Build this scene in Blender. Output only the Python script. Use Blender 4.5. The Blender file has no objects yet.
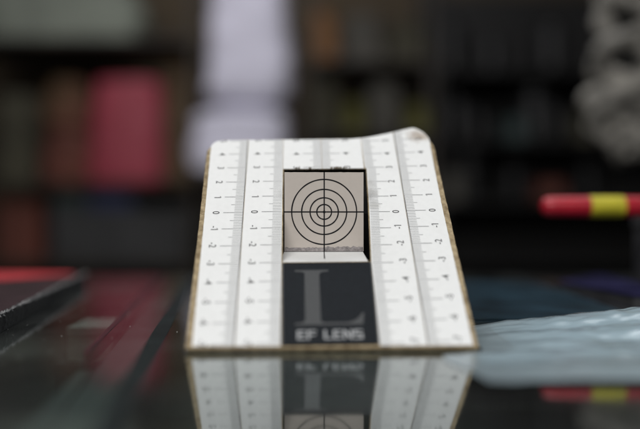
import bpy, bmesh, math, random
from mathutils import Vector, Matrix, noise
random.seed(7)
scene = bpy.context.scene
C = scene.collection
CM = 0.01
HC = 5.16                       # camera height above the glass, cm

# ------------------------------------------------------------------ camera
cam_d = bpy.data.cameras.new('camera')
cam = bpy.data.objects.new('camera', cam_d); C.objects.link(cam)
cam.location = (0, 0, HC*CM); cam.rotation_euler = (math.radians(90), 0, 0)
cam_d.sensor_width = 36; cam_d.lens = 697/640*36
cam_d.clip_start = 0.01; cam_d.clip_end = 50
cam_d.dof.use_dof = True; cam_d.dof.focus_distance = 0.3113; cam_d.dof.aperture_fstop = 2.3
scene.camera = cam

# ------------------------------------------------------------------ light
world = bpy.data.worlds.new('World'); scene.world = world; world.use_nodes = True
bgn = world.node_tree.nodes['Background']
bgn.inputs[0].default_value = (0.95, 0.95, 1.0, 1); bgn.inputs[1].default_value = 0.035
def area(name, loc, target, sx, sy, power, col):
    d = bpy.data.lights.new(name, 'AREA'); d.shape = 'RECTANGLE'; d.size = sx; d.size_y = sy
    d.energy = power; d.color = col
    o = bpy.data.objects.new(name, d); C.objects.link(o); o.location = loc
    o.rotation_euler = (Vector(target)-Vector(loc)).to_track_quat('-Z', 'Y').to_euler()
    return o
area('ceiling_tube_front', (-0.15, -0.62, 1.05), (0.0, 0.30, 0.0), 1.2, 0.35, 17.3, (1.0, 0.985, 0.96))
area('ceiling_tube_back', (-0.3, 1.15, 1.60), (-0.3, 2.0, 0.1), 1.6, 0.3, 11.5, (0.97, 0.96, 1.0))
area('ceiling_tube_middle', (0.15, 0.95, 1.25), (0.1, 0.35, 0.0), 1.2, 0.2, 6, (0.92, 0.97, 1.0))
scene.view_settings.view_transform = 'Standard'
scene.view_settings.look = 'None'
scene.view_settings.exposure = 0.0
scene.view_settings.gamma = 1.0

# ------------------------------------------------------------------ materials
def mat(name, col, rough=0.6, var=0.25, scale=40.0, bump=0.0, bscale=None, spec=0.5, col2=None,
        metallic=0.0, detail=5.0):
    m = bpy.data.materials.new(name); m.use_nodes = True
    nt = m.node_tree; n = nt.nodes; b = n['Principled BSDF']
    tc = n.new('ShaderNodeTexCoord'); nz = n.new('ShaderNodeTexNoise')
    nz.inputs['Scale'].default_value = scale; nz.inputs['Detail'].default_value = detail
    nt.links.new(tc.outputs['Object'], nz.inputs['Vector'])
    rp = n.new('ShaderNodeValToRGB')
    c1 = [c*(1-var) for c in col]; c2 = list(col2) if col2 else [min(1, c*(1+var)) for c in col]
    rp.color_ramp.elements[0].position = 0.3; rp.color_ramp.elements[1].position = 0.7
    rp.color_ramp.elements[0].color = (*c1, 1); rp.color_ramp.elements[1].color = (*c2, 1)
    nt.links.new(nz.outputs['Fac'], rp.inputs['Fac']); nt.links.new(rp.outputs['Color'], b.inputs['Base Color'])
    b.inputs['Roughness'].default_value = rough; b.inputs['Specular IOR Level'].default_value = spec
    b.inputs['Metallic'].default_value = metallic
    if bump:
        nb = n.new('ShaderNodeTexNoise'); nb.inputs['Scale'].default_value = bscale or scale*4
        nb.inputs['Detail'].default_value = 6
        nt.links.new(tc.outputs['Object'], nb.inputs['Vector'])
        bp = n.new('ShaderNodeBump'); bp.inputs['Strength'].default_value = bump; bp.inputs['Distance'].default_value = 0.001
        nt.links.new(nb.outputs['Fac'], bp.inputs['Height']); nt.links.new(bp.outputs['Normal'], b.inputs['Normal'])
    return m

def paper_mat(name, base, dirt, amount=0.5, stain=None):
    """white printed paper: faint fibre mottling, grey handling smudges, optional brown stain at a spot (object space)"""
    m = bpy.data.materials.new(name); m.use_nodes = True
    nt = m.node_tree; n = nt.nodes; b = n['Principled BSDF']; L = nt.links.new
    tc = n.new('ShaderNodeTexCoord')
    n1 = n.new('ShaderNodeTexNoise'); n1.inputs['Scale'].default_value = 420; n1.inputs['Detail'].default_value = 4
    n2 = n.new('ShaderNodeTexNoise'); n2.inputs['Scale'].default_value = 55; n2.inputs['Detail'].default_value = 8
    n2.inputs['Roughness'].default_value = 0.65
    for q in (n1, n2): L(tc.outputs['Object'], q.inputs['Vector'])
    r1 = n.new('ShaderNodeValToRGB')
    r1.color_ramp.elements[0].color = (*[c*0.975 for c in base], 1); r1.color_ramp.elements[1].color = (*base, 1)
    r1.color_ramp.elements[0].position = 0.35; r1.color_ramp.elements[1].position = 0.6
    L(n1.outputs['Fac'], r1.inputs['Fac'])
    r2 = n.new('ShaderNodeValToRGB')
    r2.color_ramp.elements[0].position = 0.54; r2.color_ramp.elements[1].position = 0.78
    r2.color_ramp.elements[0].color = (0, 0, 0, 1); r2.color_ramp.elements[1].color = (amount,)*3+(1,)
    L(n2.outputs['Fac'], r2.inputs['Fac'])
    mx = n.new('ShaderNodeMix'); mx.data_type = 'RGBA'
    L(r2.outputs['Color'], mx.inputs['Factor']); L(r1.outputs['Color'], mx.inputs[6]); mx.inputs[7].default_value = (*dirt, 1)
    out = mx.outputs[2]
    if stain:
        for (sx, sy, sz), rad, colr, amt in stain:
            vm = n.new('ShaderNodeVectorMath'); vm.operation = 'DISTANCE'
            wn = n.new('ShaderNodeTexNoise'); wn.inputs['Scale'].default_value = 300; wn.inputs['Detail'].default_value = 5
            L(tc.outputs['Object'], wn.inputs['Vector'])
            va = n.new('ShaderNodeVectorMath'); va.operation = 'MULTIPLY_ADD'
            L(wn.outputs['Color'], va.inputs[0]); va.inputs[1].default_value = (rad*1.0,)*3
            L(tc.outputs['Object'], va.inputs[2])
            L(va.outputs[0], vm.inputs[0]); vm.inputs[1].default_value = (sx+rad*.5, sy+rad*.5, sz+rad*.5)
            mr = n.new('ShaderNodeMapRange'); mr.inputs['From Min'].default_value = rad; mr.inputs['From Max'].default_value = rad*0.3
            mr.inputs['To Min'].default_value = 0; mr.inputs['To Max'].default_value = amt
            L(vm.outputs['Value'], mr.inputs['Value'])
            m2 = n.new('ShaderNodeMix'); m2.data_type = 'RGBA'
            L(mr.outputs['Result'], m2.inputs['Factor']); L(out, m2.inputs[6]); m2.inputs[7].default_value = (*colr, 1)
            out = m2.outputs[2]
    L(out, b.inputs['Base Color'])
    b.inputs['Roughness'].default_value = 0.55; b.inputs['Specular IOR Level'].default_value = 0.35
    bp = n.new('ShaderNodeBump'); bp.inputs['Strength'].default_value = 0.12; bp.inputs['Distance'].default_value = 0.0003
    L(n2.outputs['Fac'], bp.inputs['Height']); L(bp.outputs['Normal'], b.inputs['Normal'])
    return m

def glass_mat():
    """clear sheet glass over a display tray: see-through with the mirror share of both its faces"""
    m = bpy.data.materials.new('counter_glass'); m.use_nodes = True
    nt = m.node_tree; n = nt.nodes; n.clear(); L = nt.links.new
    out = n.new('ShaderNodeOutputMaterial'); tr = n.new('ShaderNodeBsdfTransparent')
    tr.inputs[0].default_value = (0.80, 0.88, 0.86, 1)
    gl = n.new('ShaderNodeBsdfGlossy')
    tc = n.new('ShaderNodeTexCoord'); nz = n.new('ShaderNodeTexNoise'); nz.inputs['Scale'].default_value = 14; nz.inputs['Detail'].default_value = 7
    L(tc.outputs['Object'], nz.inputs['Vector'])
    mr = n.new('ShaderNodeMapRange'); mr.inputs['From Min'].default_value = .35; mr.inputs['From Max'].default_value = .75
    mr.inputs['To Min'].default_value = 0.03; mr.inputs['To Max'].default_value = 0.10
    L(nz.outputs['Fac'], mr.inputs['Value']); L(mr.outputs['Result'], gl.inputs['Roughness'])
    gl.inputs['Color'].default_value = (0.86, 0.90, 0.90, 1)
    fr = n.new('ShaderNodeFresnel'); fr.inputs['IOR'].default_value = 1.52
    a = n.new('ShaderNodeMath'); a.operation = 'MULTIPLY'; a.inputs[1].default_value = 2; L(fr.outputs[0], a.inputs[0])
    b = n.new('ShaderNodeMath'); b.operation = 'ADD'; b.inputs[1].default_value = 1; L(fr.outputs[0], b.inputs[0])
    d = n.new('ShaderNodeMath'); d.operation = 'DIVIDE'; L(a.outputs[0], d.inputs[0]); L(b.outputs[0], d.inputs[1])
    mx = n.new('ShaderNodeMixShader'); L(d.outputs[0], mx.inputs[0]); L(tr.outputs[0], mx.inputs[1]); L(gl.outputs[0], mx.inputs[2])
    df = n.new('ShaderNodeBsdfDiffuse'); df.inputs[0].default_value = (0.5, 0.52, 0.5, 1)   # thin film of dust
    mr2 = n.new('ShaderNodeMapRange'); mr2.inputs['From Min'].default_value = .4; mr2.inputs['From Max'].default_value = .8
    mr2.inputs['To Min'].default_value = 0.010; mr2.inputs['To Max'].default_value = 0.055
    L(nz.outputs['Fac'], mr2.inputs['Value'])
    m2 = n.new('ShaderNodeMixShader'); L(mr2.outputs['Result'], m2.inputs[0]); L(mx.outputs[0], m2.inputs[1]); L(df.outputs[0], m2.inputs[2])
    L(m2.outputs[0], out.inputs['Surface'])
    return m

def clear_mat():
    m = bpy.data.materials.new('glass_underside'); m.use_nodes = True
    nt = m.node_tree; n = nt.nodes; n.clear()
    out = n.new('ShaderNodeOutputMaterial'); tr = n.new('ShaderNodeBsdfTransparent'); tr.inputs[0].default_value = (0.9, 0.95, 0.94, 1)
    nt.links.new(tr.outputs[0], out.inputs['Surface']); return m

def film_mat():
    """milky pale blue plastic film"""
    m = bpy.data.materials.new('milky_film'); m.use_nodes = True
    nt = m.node_tree; n = nt.nodes; n.clear(); L = nt.links.new
    out = n.new('ShaderNodeOutputMaterial')
    tc = n.new('ShaderNodeTexCoord'); nz = n.new('ShaderNodeTexNoise'); nz.inputs['Scale'].default_value = 30; nz.inputs['Detail'].default_value = 6
    mp = n.new('ShaderNodeMapping'); mp.inputs['Scale'].default_value = (0.35, 1.2, 1)
    L(tc.outputs['Object'], mp.inputs[0]); L(mp.outputs[0], nz.inputs['Vector'])
    df = n.new('ShaderNodeBsdfDiffuse'); df.inputs[0].default_value = (0.66, 0.81, 0.88, 1)
    tl = n.new('ShaderNodeBsdfTranslucent'); tl.inputs[0].default_value = (0.60, 0.75, 0.83, 1)
    tr = n.new('ShaderNodeBsdfTransparent'); tr.inputs[0].default_value = (0.86, 0.93, 0.96, 1)
    gl = n.new('ShaderNodeBsdfGlossy'); gl.inputs['Roughness'].default_value = 0.2
    m1 = n.new('ShaderNodeMixShader'); m1.inputs[0].default_value = 0.4; L(df.outputs[0], m1.inputs[1]); L(tl.outputs[0], m1.inputs[2])
    mr = n.new('ShaderNodeMapRange'); mr.inputs['From Min'].default_value = .3; mr.inputs['From Max'].default_value = .7
    mr.inputs['To Min'].default_value = 0.36; mr.inputs['To Max'].default_value = 0.58
    L(nz.outputs['Fac'], mr.inputs['Value'])
    m2 = n.new('ShaderNodeMixShader'); L(mr.outputs['Result'], m2.inputs[0]); L(m1.outputs[0], m2.inputs[1]); L(tr.outputs[0], m2.inputs[2])
    fr = n.new('ShaderNodeFresnel'); fr.inputs['IOR'].default_value = 1.35
    m3 = n.new('ShaderNodeMixShader'); L(fr.outputs[0], m3.inputs[0]); L(m2.outputs[0], m3.inputs[1]); L(gl.outputs[0], m3.inputs[2])
    bp = n.new('ShaderNodeBump'); bp.inputs['Strength'].default_value = 0.35; bp.inputs['Distance'].default_value = 0.002
    L(nz.outputs['Fac'], bp.inputs['Height'])
    for q in (df, gl, fr): L(bp.outputs['Normal'], q.inputs['Normal'])
    L(m3.outputs[0], out.inputs['Surface'])
    return m

M = {}
M['paper'] = paper_mat('printed_paper', (0.82, 0.83, 0.83), (0.45, 0.43, 0.40), 0.10)
M['paper_edge'] = paper_mat('printed_paper_worn', (0.82, 0.83, 0.83), (0.45, 0.43, 0.40), 0.10,
    stain=[((0.0488, 0.0525, 0.0), 0.006, (0.30, 0.22, 0.15), 0.65), ((0.0525, 0.0515, 0.0), 0.004, (0.36, 0.28, 0.2), 0.6)])
M['paper_scuff'] = paper_mat('printed_paper_scuffed', (0.82, 0.83, 0.83), (0.45, 0.44, 0.42), 0.16,
    stain=[((0.0222, 0.012, 0.0), 0.005, (0.42, 0.41, 0.39), 0.55), ((0.0232, 0.004, 0.0), 0.004, (0.48, 0.47, 0.44), 0.5),
           ((0.0222, 0.0185, 0.0), 0.0035, (0.5, 0.49, 0.47), 0.45)])
M['card'] = mat('kraft_cardboard', (0.36, 0.27, 0.16), 0.9, 0.35, 350, 0.8, 1500, 0.1, col2=(0.52, 0.42, 0.27))
M['ink'] = mat('printing_ink', (0.010, 0.010, 0.012), 0.7, 0.3, 900, spec=0.15)
M['numeral_ink'] = mat('numeral_ink', (0.075, 0.075, 0.08), 0.7, 0.4, 900, spec=0.15)
M['tick_ink'] = mat('fine_printing_ink', (0.13, 0.135, 0.145), 0.6, 0.3, 900)
M['beige'] = paper_mat('beige_target_paper', (0.565, 0.51, 0.465), (0.46, 0.42, 0.39), 0.4)
M['jagged_grey'] = mat('jagged_strip_grey', (0.30, 0.275, 0.275), 0.9, 0.35, 700, 0.4, 1500, 0.1)
M['matte_black'] = mat('matte_black', (0.006, 0.006, 0.006), 0.9, 0.4, 200, 0, None, 0.1)
M['label'] = mat('slate_label', (0.0085, 0.011, 0.0145), 0.6, 0.15, 500, 0.1, 2500, 0.14)
M['label_rim'] = mat('label_rim', (0.06, 0.065, 0.072), 0.5, 0.2, 400)
M['label_grey'] = mat('label_grey', (0.050, 0.053, 0.056), 0.5, 0.04, 700)
M['label_white'] = mat('label_white', (0.33, 0.34, 0.35), 0.5, 0.03, 700)
M['fibre'] = mat('torn_paper_fibre', (0.20, 0.165, 0.115), 0.9, 0.5, 900)
M['glass'] = glass_mat(); M['clear'] = clear_mat(); M['film'] = film_mat()
M['felt'] = mat('dark_felt', (0.050, 0.051, 0.042), 0.95, 0.5, 20, 0.5, 900, 0.1)
M['rail'] = mat('brushed_aluminium', (0.115, 0.125, 0.12), 0.4, 0.25, 30, 0.2, 400)
M['seal_red'] = mat('dark_red_seal', (0.055, 0.010, 0.016), 0.4, 0.4, 30, spec=0.4)
M['seal_dark'] = mat('dark_teal_seal', (0.009, 0.014, 0.014), 0.5, 0.4, 40, spec=0.12)
M['pad'] = mat('black_rubber_pad', (0.012, 0.012, 0.013), 0.75, 0.5, 250, 0.9, 600, 0.3)
M['pad_top'] = mat('plum_pad_cover', (0.035, 0.018, 0.022), 0.35, 0.3, 90, 0.2, 300)
M['pad_fray'] = mat('grey_frayed_edge', (0.22, 0.22, 0.225), 0.9, 0.4, 500)
M['red_sheet'] = mat('red_sheet', (0.50, 0.032, 0.042), 0.5, 0.15, 50)
M['navy'] = mat('navy_cover', (0.013, 0.012, 0.042), 0.85, 0.3, 60, 0.2, 400, 0.08)
M['blue_panel'] = mat('dark_blue_panel', (0.014, 0.034, 0.050), 0.3, 0.6, 25, 0.5, 60)
M['pen_red'] = mat('red_plastic', (0.40, 0.008, 0.022), 0.35, 0.08, 80)
M['pen_yellow'] = mat('yellow_label', (0.50, 0.44, 0.02), 0.5, 0.1, 80)
M['dark_box'] = mat('charcoal_carton', (0.03, 0.03, 0.032), 0.7, 0.3, 30)
M['pale_box'] = mat('pale_grey_carton', (0.55, 0.55, 0.50), 0.7, 0.12, 60)
M['dust'] = mat('dust', (0.55, 0.55, 0.52), 0.9, 0.1, 100)
M['wall'] = mat('dim_shop_wall', (0.075, 0.056, 0.034), 0.9, 0.5, 3)
M['floor'] = mat('dim_shop_floor', (0.05, 0.048, 0.045), 0.6, 0.3, 3)
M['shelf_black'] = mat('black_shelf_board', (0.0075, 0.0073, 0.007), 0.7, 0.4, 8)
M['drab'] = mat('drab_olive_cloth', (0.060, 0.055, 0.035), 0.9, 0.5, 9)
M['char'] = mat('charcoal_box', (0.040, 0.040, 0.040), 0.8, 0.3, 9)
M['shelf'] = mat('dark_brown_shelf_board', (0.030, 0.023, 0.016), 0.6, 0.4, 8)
M['rose'] = mat('rose_red_carton', (0.36, 0.05, 0.075), 0.6, 0.12, 8)
M['rose_dark'] = mat('dark_rose_lid', (0.30, 0.035, 0.055), 0.6, 0.12, 8)
M['brown'] = mat('brown_carton', (0.11, 0.070, 0.035), 0.8, 0.3, 8)
M['rust'] = mat('rust_carton', (0.12, 0.035, 0.022), 0.8, 0.35, 8)
M['ochre'] = mat('ochre_carton', (0.11, 0.075, 0.022), 0.8, 0.5, 9, col2=(0.15, 0.05, 0.03))
M['sage'] = mat('pale_sage_carton', (0.20, 0.22, 0.18), 0.8, 0.25, 6)
M['cobalt'] = mat('cobalt_box', (0.018, 0.03, 0.11), 0.6, 0.3, 8)
M['teal'] = mat('dull_teal_box', (0.03, 0.05, 0.048), 0.6, 0.3, 8)
M['white_box'] = mat('white_bag_film', (0.76, 0.74, 0.86), 0.7, 0.06, 8)
M['tape'] = mat('packing_tape', (0.46, 0.44, 0.50), 0.4, 0.08, 8)
M['lens_black'] = mat('lens_barrel_black', (0.006, 0.006, 0.0065), 0.4, 0.3, 20)
M['lens_ring'] = mat('lens_ring_grey', (0.022, 0.022, 0.024), 0.5, 0.3, 20)
M['lens_glass'] = mat('lens_front_glass', (0.01, 0.012, 0.016), 0.08, 0.3, 20)
M['olive'] = mat('olive_carton', (0.10, 0.095, 0.018), 0.8, 0.25, 12)
M['orange'] = mat('dull_orange_carton', (0.20, 0.095, 0.035), 0.8, 0.25, 12)
M['grey_box'] = mat('dim_grey_carton', (0.080, 0.075, 0.062), 0.8, 0.35, 10)
M['strap'] = mat('pale_grey_webbing', (0.22, 0.21, 0.19), 0.85, 0.8, 55, 0.5, 400)
M['steel'] = mat('dull_steel', (0.10, 0.10, 0.10), 0.4, 0.2, 60, metallic=0.8)

# ------------------------------------------------------------------ mesh helpers (all lengths in cm)
def obj(name, verts, faces, m, parent=None, smooth=False, mw=None, mats=None, fm=None):
    me = bpy.data.meshes.new(name)
    me.from_pydata([(v[0]*CM, v[1]*CM, v[2]*CM) for v in verts], [], faces)
    for q in (mats or [m]): me.materials.append(q)
    if fm:
        for p, i in zip(me.polygons, fm): p.material_index = i
    if smooth:
        for p in me.polygons: p.use_smooth = True
    bm = bmesh.new(); bm.from_mesh(me); bmesh.ops.recalc_face_normals(bm, faces=bm.faces); bm.to_mesh(me); bm.free()
    me.update()
    o = bpy.data.objects.new(name, me); C.objects.link(o)
    if parent: o.parent = parent
    if mw is not None: o.matrix_local = mw
    return o
def tag(o, label=None, cat=None, group=None, kind=None):
    if label: o['label'] = label
    if cat: o['category'] = cat
    if group: o['group'] = group
    if kind: o['kind'] = kind
    return o
def empty(name, loc=(0, 0, 0), rz=0.0):
    o = bpy.data.objects.new(name, None); C.objects.link(o); o.empty_display_size = 0.01
    o.location = [c*CM for c in loc]; o.rotation_euler = (0, 0, rz); return o
def copy_tree(o, parent=None):
    c = o.copy(); C.objects.link(c); c.parent = parent
    for ch in list(o.children): copy_tree(ch, c)
    return c
def bevbox(x0, x1, y0, y1, z0, z1, b=0.05):
    bm = bmesh.new(); bmesh.ops.create_cube(bm, size=1)
    for v in bm.verts:
        v.co = ((x0+x1)/2+v.co.x*(x1-x0), (y0+y1)/2+v.co.y*(y1-y0), (z0+z1)/2+v.co.z*(z1-z0))
    if b: bmesh.ops.bevel(bm, geom=list(bm.edges), offset=b, segments=2, affect='EDGES', profile=0.5)
    bm.verts.index_update()
    r = [tuple(v.co) for v in bm.verts], [[v.index for v in f.verts] for f in bm.faces]; bm.free(); return r
def box(name, m, parent, *a, **k): v, f = bevbox(*a, **k); return obj(name, v, f, m, parent)
def lathe(prof, n=24, axis='z'):
    vs, fs = [], []
    for r, h in prof:
        for i in range(n):
            a = 2*math.pi*i/n
            c, s = r*math.cos(a), r*math.sin(a)
            vs.append((c, s, h) if axis == 'z' else ((h, c, s) if axis == 'x' else (c, h, s)))
    for j in range(len(prof)-1):
        for i in range(n):
            k = (i+1) % n; fs.append([j*n+i, j*n+k, (j+1)*n+k, (j+1)*n+i])
    fs.append(list(range(n))); fs.append([(len(prof)-1)*n+i for i in range(n)])
    return vs, fs
def tube(path, r, n=10):
    vs, fs = [], []; P = [Vector(p) for p in path]; up = Vector((0, 1, 0))
    for i, p in enumerate(P):
        t = (P[min(i+1, len(P)-1)]-P[max(i-1, 0)]).normalized()
        a = t.cross(up); a = a.normalized() if a.length > 1e-4 else Vector((1, 0, 0)); b = t.cross(a)
        rr = r[i] if isinstance(r, list) else r
        for k in range(n):
            an = 2*math.pi*k/n; vs.append(tuple(p+a*rr*math.cos(an)+b*rr*math.sin(an)))
    for i in range(len(P)-1):
        for k in range(n):
            q = (k+1) % n; fs.append([i*n+k, i*n+q, (i+1)*n+q, (i+1)*n+k])
    fs.append(list(range(n))); fs.append([(len(P)-1)*n+k for k in range(n)])
    return vs, fs
_tc = {}
def text_geo(s, off=0.002):
    """outline mesh of a string at size 1, cached"""
    if (s, off) not in _tc:
        cu = bpy.data.curves.new('t', 'FONT'); cu.body = s; cu.size = 1; cu.offset = off; cu.resolution_u = 4
        o = bpy.data.objects.new('t', cu); C.objects.link(o)
        dg = bpy.context.evaluated_depsgraph_get(); e = o.evaluated_get(dg); me = e.to_mesh()
        _tc[(s, off)] = ([(v.co.x, v.co.y) for v in me.vertices], [list(p.vertices) for p in me.polygons])
        if s.endswith('1'):       # the printed one has a flag
            vv, ff = _tc[(s, off)]; xr = max(p[0] for p in vv); k = len(vv)
            vv += [(xr-.08, .70), (xr-.27, .52), (xr-.27, .60), (xr-.10, .72)]; ff.append([k, k+3, k+2, k+1])
        e.to_mesh_clear(); bpy.data.objects.remove(o); bpy.data.curves.remove(cu)
    return _tc[(s, off)]

def at(x, y, Z):   # a point of the place seen in that direction, Z cm in front of the camera (x, depth, height above glass)
    return ((x-320)*Z/697, Z, HC+(214.5-y)*Z/697)

# ================================================================== THE SETTING
fl = obj('floor', [(-400, -150, -100), (400, -150, -100), (400, 330, -100), (-400, 330, -100)], [[0, 1, 2, 3]], M['floor']); tag(fl, kind='structure')
v, f = bevbox(-300, 300, 268, 276, -100, 170, b=0)
wl = obj('back_wall', v, f, M['wall']); tag(wl, kind='structure')

# glass-topped counter
ct = empty('display_counter', (0, 0, 0)); tag(ct, 'glass topped display counter with dark felt tray under the card', 'counter')
gx0, gx1, gy0, gy1 = -75, 75, -12, 59.5
v = [(gx0, gy0, 0), (gx1, gy0, 0), (gx1, gy1, 0), (gx0, gy1, 0), (gx0, gy0, -.6), (gx1, gy0, -.6), (gx1, gy1, -.6), (gx0, gy1, -.6)]
f = [[0, 1, 2, 3], [4, 7, 6, 5], [0, 4, 5, 1], [1, 5, 6, 2], [2, 6, 7, 3], [3, 7, 4, 0]]
gp = obj('glass_pane', v, f, M['glass'], ct, mats=[M['glass'], M['clear']], fm=[0, 1, 1, 1, 1, 1])
box('tray_floor', M['felt'], ct, gx0, gx1, gy0, gy1, -6.0, -5.0, b=0.1)
box('counter_body', M['shelf'], ct, gx0, gx1, gy0, gy1, -100, -6.02, b=0.2)
for nm, a in (('tray_side', (gx0, gx1, gy1-1.2, gy1, -4.98, -.62)), ('tray_side', (gx0, gx1, gy0, gy0+1.2, -4.98, -.62)),
              ('tray_side', (gx0, gx0+1.2, gy0+1.25, gy1-1.25, -4.98, -.62)), ('tray_side', (gx1-1.2, gx1, gy0+1.25, gy1-1.25, -4.98, -.62))):
    box(nm, M['shelf'], ct, *a, b=0.1)
# rail under the glass, running back along the counter, slightly skew to the lens
def strip_box(name, m, A, B, z0, z1):   # A, B: (left, right) x pairs at two depths
    (xa0, xa1, ya), (xb0, xb1, yb) = A, B
    vs = [(xa0, ya, z0), (xa1, ya, z0), (xb1, yb, z0), (xb0, yb, z0), (xa0, ya, z1), (xa1, ya, z1), (xb1, yb, z1), (xb0, yb, z1)]
    return obj(name, vs, [[0, 3, 2, 1], [4, 5, 6, 7], [0, 1, 5, 4], [1, 2, 6, 5], [2, 3, 7, 6], [3, 0, 4, 7]], m, ct)
sk = 1.12
def lx(x1, y1, x2, y2, y): return (x1+(x2-x1)*(y-y1)/(y2-y1))
ya, yb = 8, 58
LA, LB = [lx(-8.47, 24.5, -12.7, 54.5, q) for q in (ya, yb)]
RA, RB = [lx(-5.6, 20.9, -9.0, 46, q) for q in (ya, yb)]
LM = lx(-8.47, 24.5, -12.7, 54.5, 26)
strip_box('seal_strip', M['seal_red'], (LM-.12, LM+.04, 26), (LB-.34, LB+.22, yb), -.6, .02)
strip_box('seal_strip', M['rail'], (LA-.30, LA+.20, ya), (LM-.30, LM+.20, 25.95), -1.6, -.63)
strip_box('support_rail', M['rail'], (LA+.32, RA-.52, ya), (LB+.32, RB-.52, yb), -1.9, -.63)
strip_box('seal_strip', M['seal_dark'], (RA-.42, RA+.25, ya), (RB-.42, RB+.25, yb), -1.6, .02)

# ================================================================== THE FOCUS CHART
phi, yaw, roll = math.radians(45.20), math.radians(1.261), math.radians(.757)
e1 = Vector((1, 0, 0)); e2 = Vector((0, math.cos(phi), math.sin(phi)))
Rz = Matrix.Rotation(yaw, 3, 'Z')
U = Rz @ (e1*math.cos(roll)+e2*math.sin(roll)); S = Rz @ (-e1*math.sin(roll)+e2*math.cos(roll)); N = U.cross(S)
O = Vector((.1, 31.11, HC+.1236))
BM = Matrix((( U.x, S.x, N.x, O.x*CM), (U.y, S.y, N.y, O.y*CM), (U.z, S.z, N.z, O.z*CM), (0, 0, 0, 1)))
chart = bpy.data.objects.new('focus_chart', None); C.objects.link(chart); chart.empty_display_size = .01
chart.matrix_world = BM
tag(chart, 'slanted white ruler card with bullseye target window and black lens label', 'focus chart')
IBM = BM.inverted()
def to_local(p):  # world cm -> board local cm
    q = IBM @ (Vector(p)*CM); return q/CM

TH = 0.25
def bottom_s(u, n):     # where the board meets the glass at normal offset n
    return ((0.0-O.z) - u*U.z - n*N.z)/S.z
def lerp_tab(tab, t):
    if t <= tab[0][0]: return tab[0][1]
    for (a, b), (c, d) in zip(tab, tab[1:]):
        if t <= c: return b+(d-b)*(t-a)/(c-a)
    return tab[-1][1]
TOP = [(-5.5, 4.15), (-5.38, 4.5), (-5.25, 4.82), (-5.05, 5.0), (-4.7, 5.07), (-3, 5.08), (0, 5.10), (1.6, 5.11), (2.3, 5.20), (3.2, 5.45), (4.0, 5.68), (4.6, 5.85), (4.82, 5.87), (5.0, 5.76), (5.25, 5.50), (5.45, 5.15), (5.6, 4.5), (5.7, 4.1)]
PL = [(-8, -5.06), (-7, -5.08), (0, -5.22), (4.0, -5.30), (6, -5.34)]
PR = [(-8, 5.47), (-7, 5.46), (-3, 5.44), (0, 5.42), (4, 5.47), (6, 5.50)]
CL = [(-8, -5.30), (-7, -5.32), (0, -5.42), (4.2, -5.48), (6, -5.5)]
CR = [(-8, 5.66), (-7, 5.65), (0, 5.68), (4.2, 5.66), (6, 5.6)]
def lift(u, s):          # the upper right corner curls a little off the flat
    a = max(0, (u-2.8)/2.4); b = max(0, (s-2.6)/3.0)
    return 0.09*a*a*b*b + 0.006*noise.noise((u*.7, s*.5, 3.3))
E5 = [(-8, 1.95), (-3, 1.95), (0, 2.10), (2.88, 2.20), (2.95, 2.12), (5.2, 2.09), (7, 2.08)]   # left edge of the fifth strip
HS = 2.89
HOLE = [(-1.745, -2.92), (1.94, -2.92), (2.19, HS), (-1.745, HS)]

# --- cardboard core, cut slightly wider than the paper
def core():
    front, back = [], []
    def jit(k): return 0.022*noise.noise((k*1.7, 5.1, 0.3))+0.010*noise.noise((k*7.3, 1.1, 0.7))
    pts = []
    n = 60
    for i in range(n+1):                          # bottom, left to right
        u = -5.30+(5.66+5.30)*i/n; pts.append(('b', u, None))
    for i in range(1, n+1):                       # right side up
        s = -7.2+(4.5+7.2)*i/n; pts.append(('r', lerp_tab(CR, s)+jit(s*3+40), s))
    for i in range(1, 40):                        # top, right to left
        u = 5.62+(-5.46-5.62)*i/40; pts.append(('t', u, lerp_tab(TOP, u)+0.05+jit(u*3)))
    for i in range(0, n):                         # left side down
        s = 4.3+(-7.15-4.3)*i/n; pts.append(('l', lerp_tab(CL, s)+jit(s*3+90), s))
    fr, bk = [], []
    for k, u, s in pts:
        if k == 'b':
            fr.append((u, bottom_s(u, -TH-.0)+0.02+max(0, jit(u*5)), -0.035)); bk.append((u, bottom_s(u, -TH)+0.005, -TH))
        else:
            dz = lift(u, s)
            fr.append((u, s, -0.035+dz)); bk.append((u+(0.05 if k == 'r' else -0.05 if k == 'l' else 0), s, -TH+dz))
    bm = bmesh.new()
    F = [bm.verts.new(p) for p in fr]; B = [bm.verts.new(p) for p in bk]
    HF = [bm.verts.new((h[0], h[1], -0.035)) for h in HOLE]; HB = [bm.verts.new((h[0], h[1], -TH)) for h in HOLE]
    def loop(vs): return [bm.edges.new((vs[i], vs[(i+1) % len(vs)])) for i in range(len(vs))]
    ef = loop(F)+loop(HF); bmesh.ops.triangle_fill(bm, use_beauty=True, use_dissolve=False, edges=ef, normal=(0, 0, 1))
    eb = loop(B)+loop(HB); bmesh.ops.triangle_fill(bm, use_beauty=True, use_dissolve=False, edges=eb, normal=(0, 0, -1))
    for A, D in ((F, B), (HF, HB)):
        for i in range(len(A)):
            j = (i+1) % len(A); bm.faces.new((A[i], A[j], D[j], D[i]))
    bm.verts.index_update()
    v = [tuple(q.co) for q in bm.verts]; f = [[q.index for q in p.verts] for p in bm.faces]; bm.free()
    return v, f
v, f = core()
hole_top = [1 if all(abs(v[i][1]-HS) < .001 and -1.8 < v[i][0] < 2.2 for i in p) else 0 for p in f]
obj('cardboard_core', v, f, M['card'], chart, mats=[M['card'], M['matte_black']], fm=hole_top)

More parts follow.
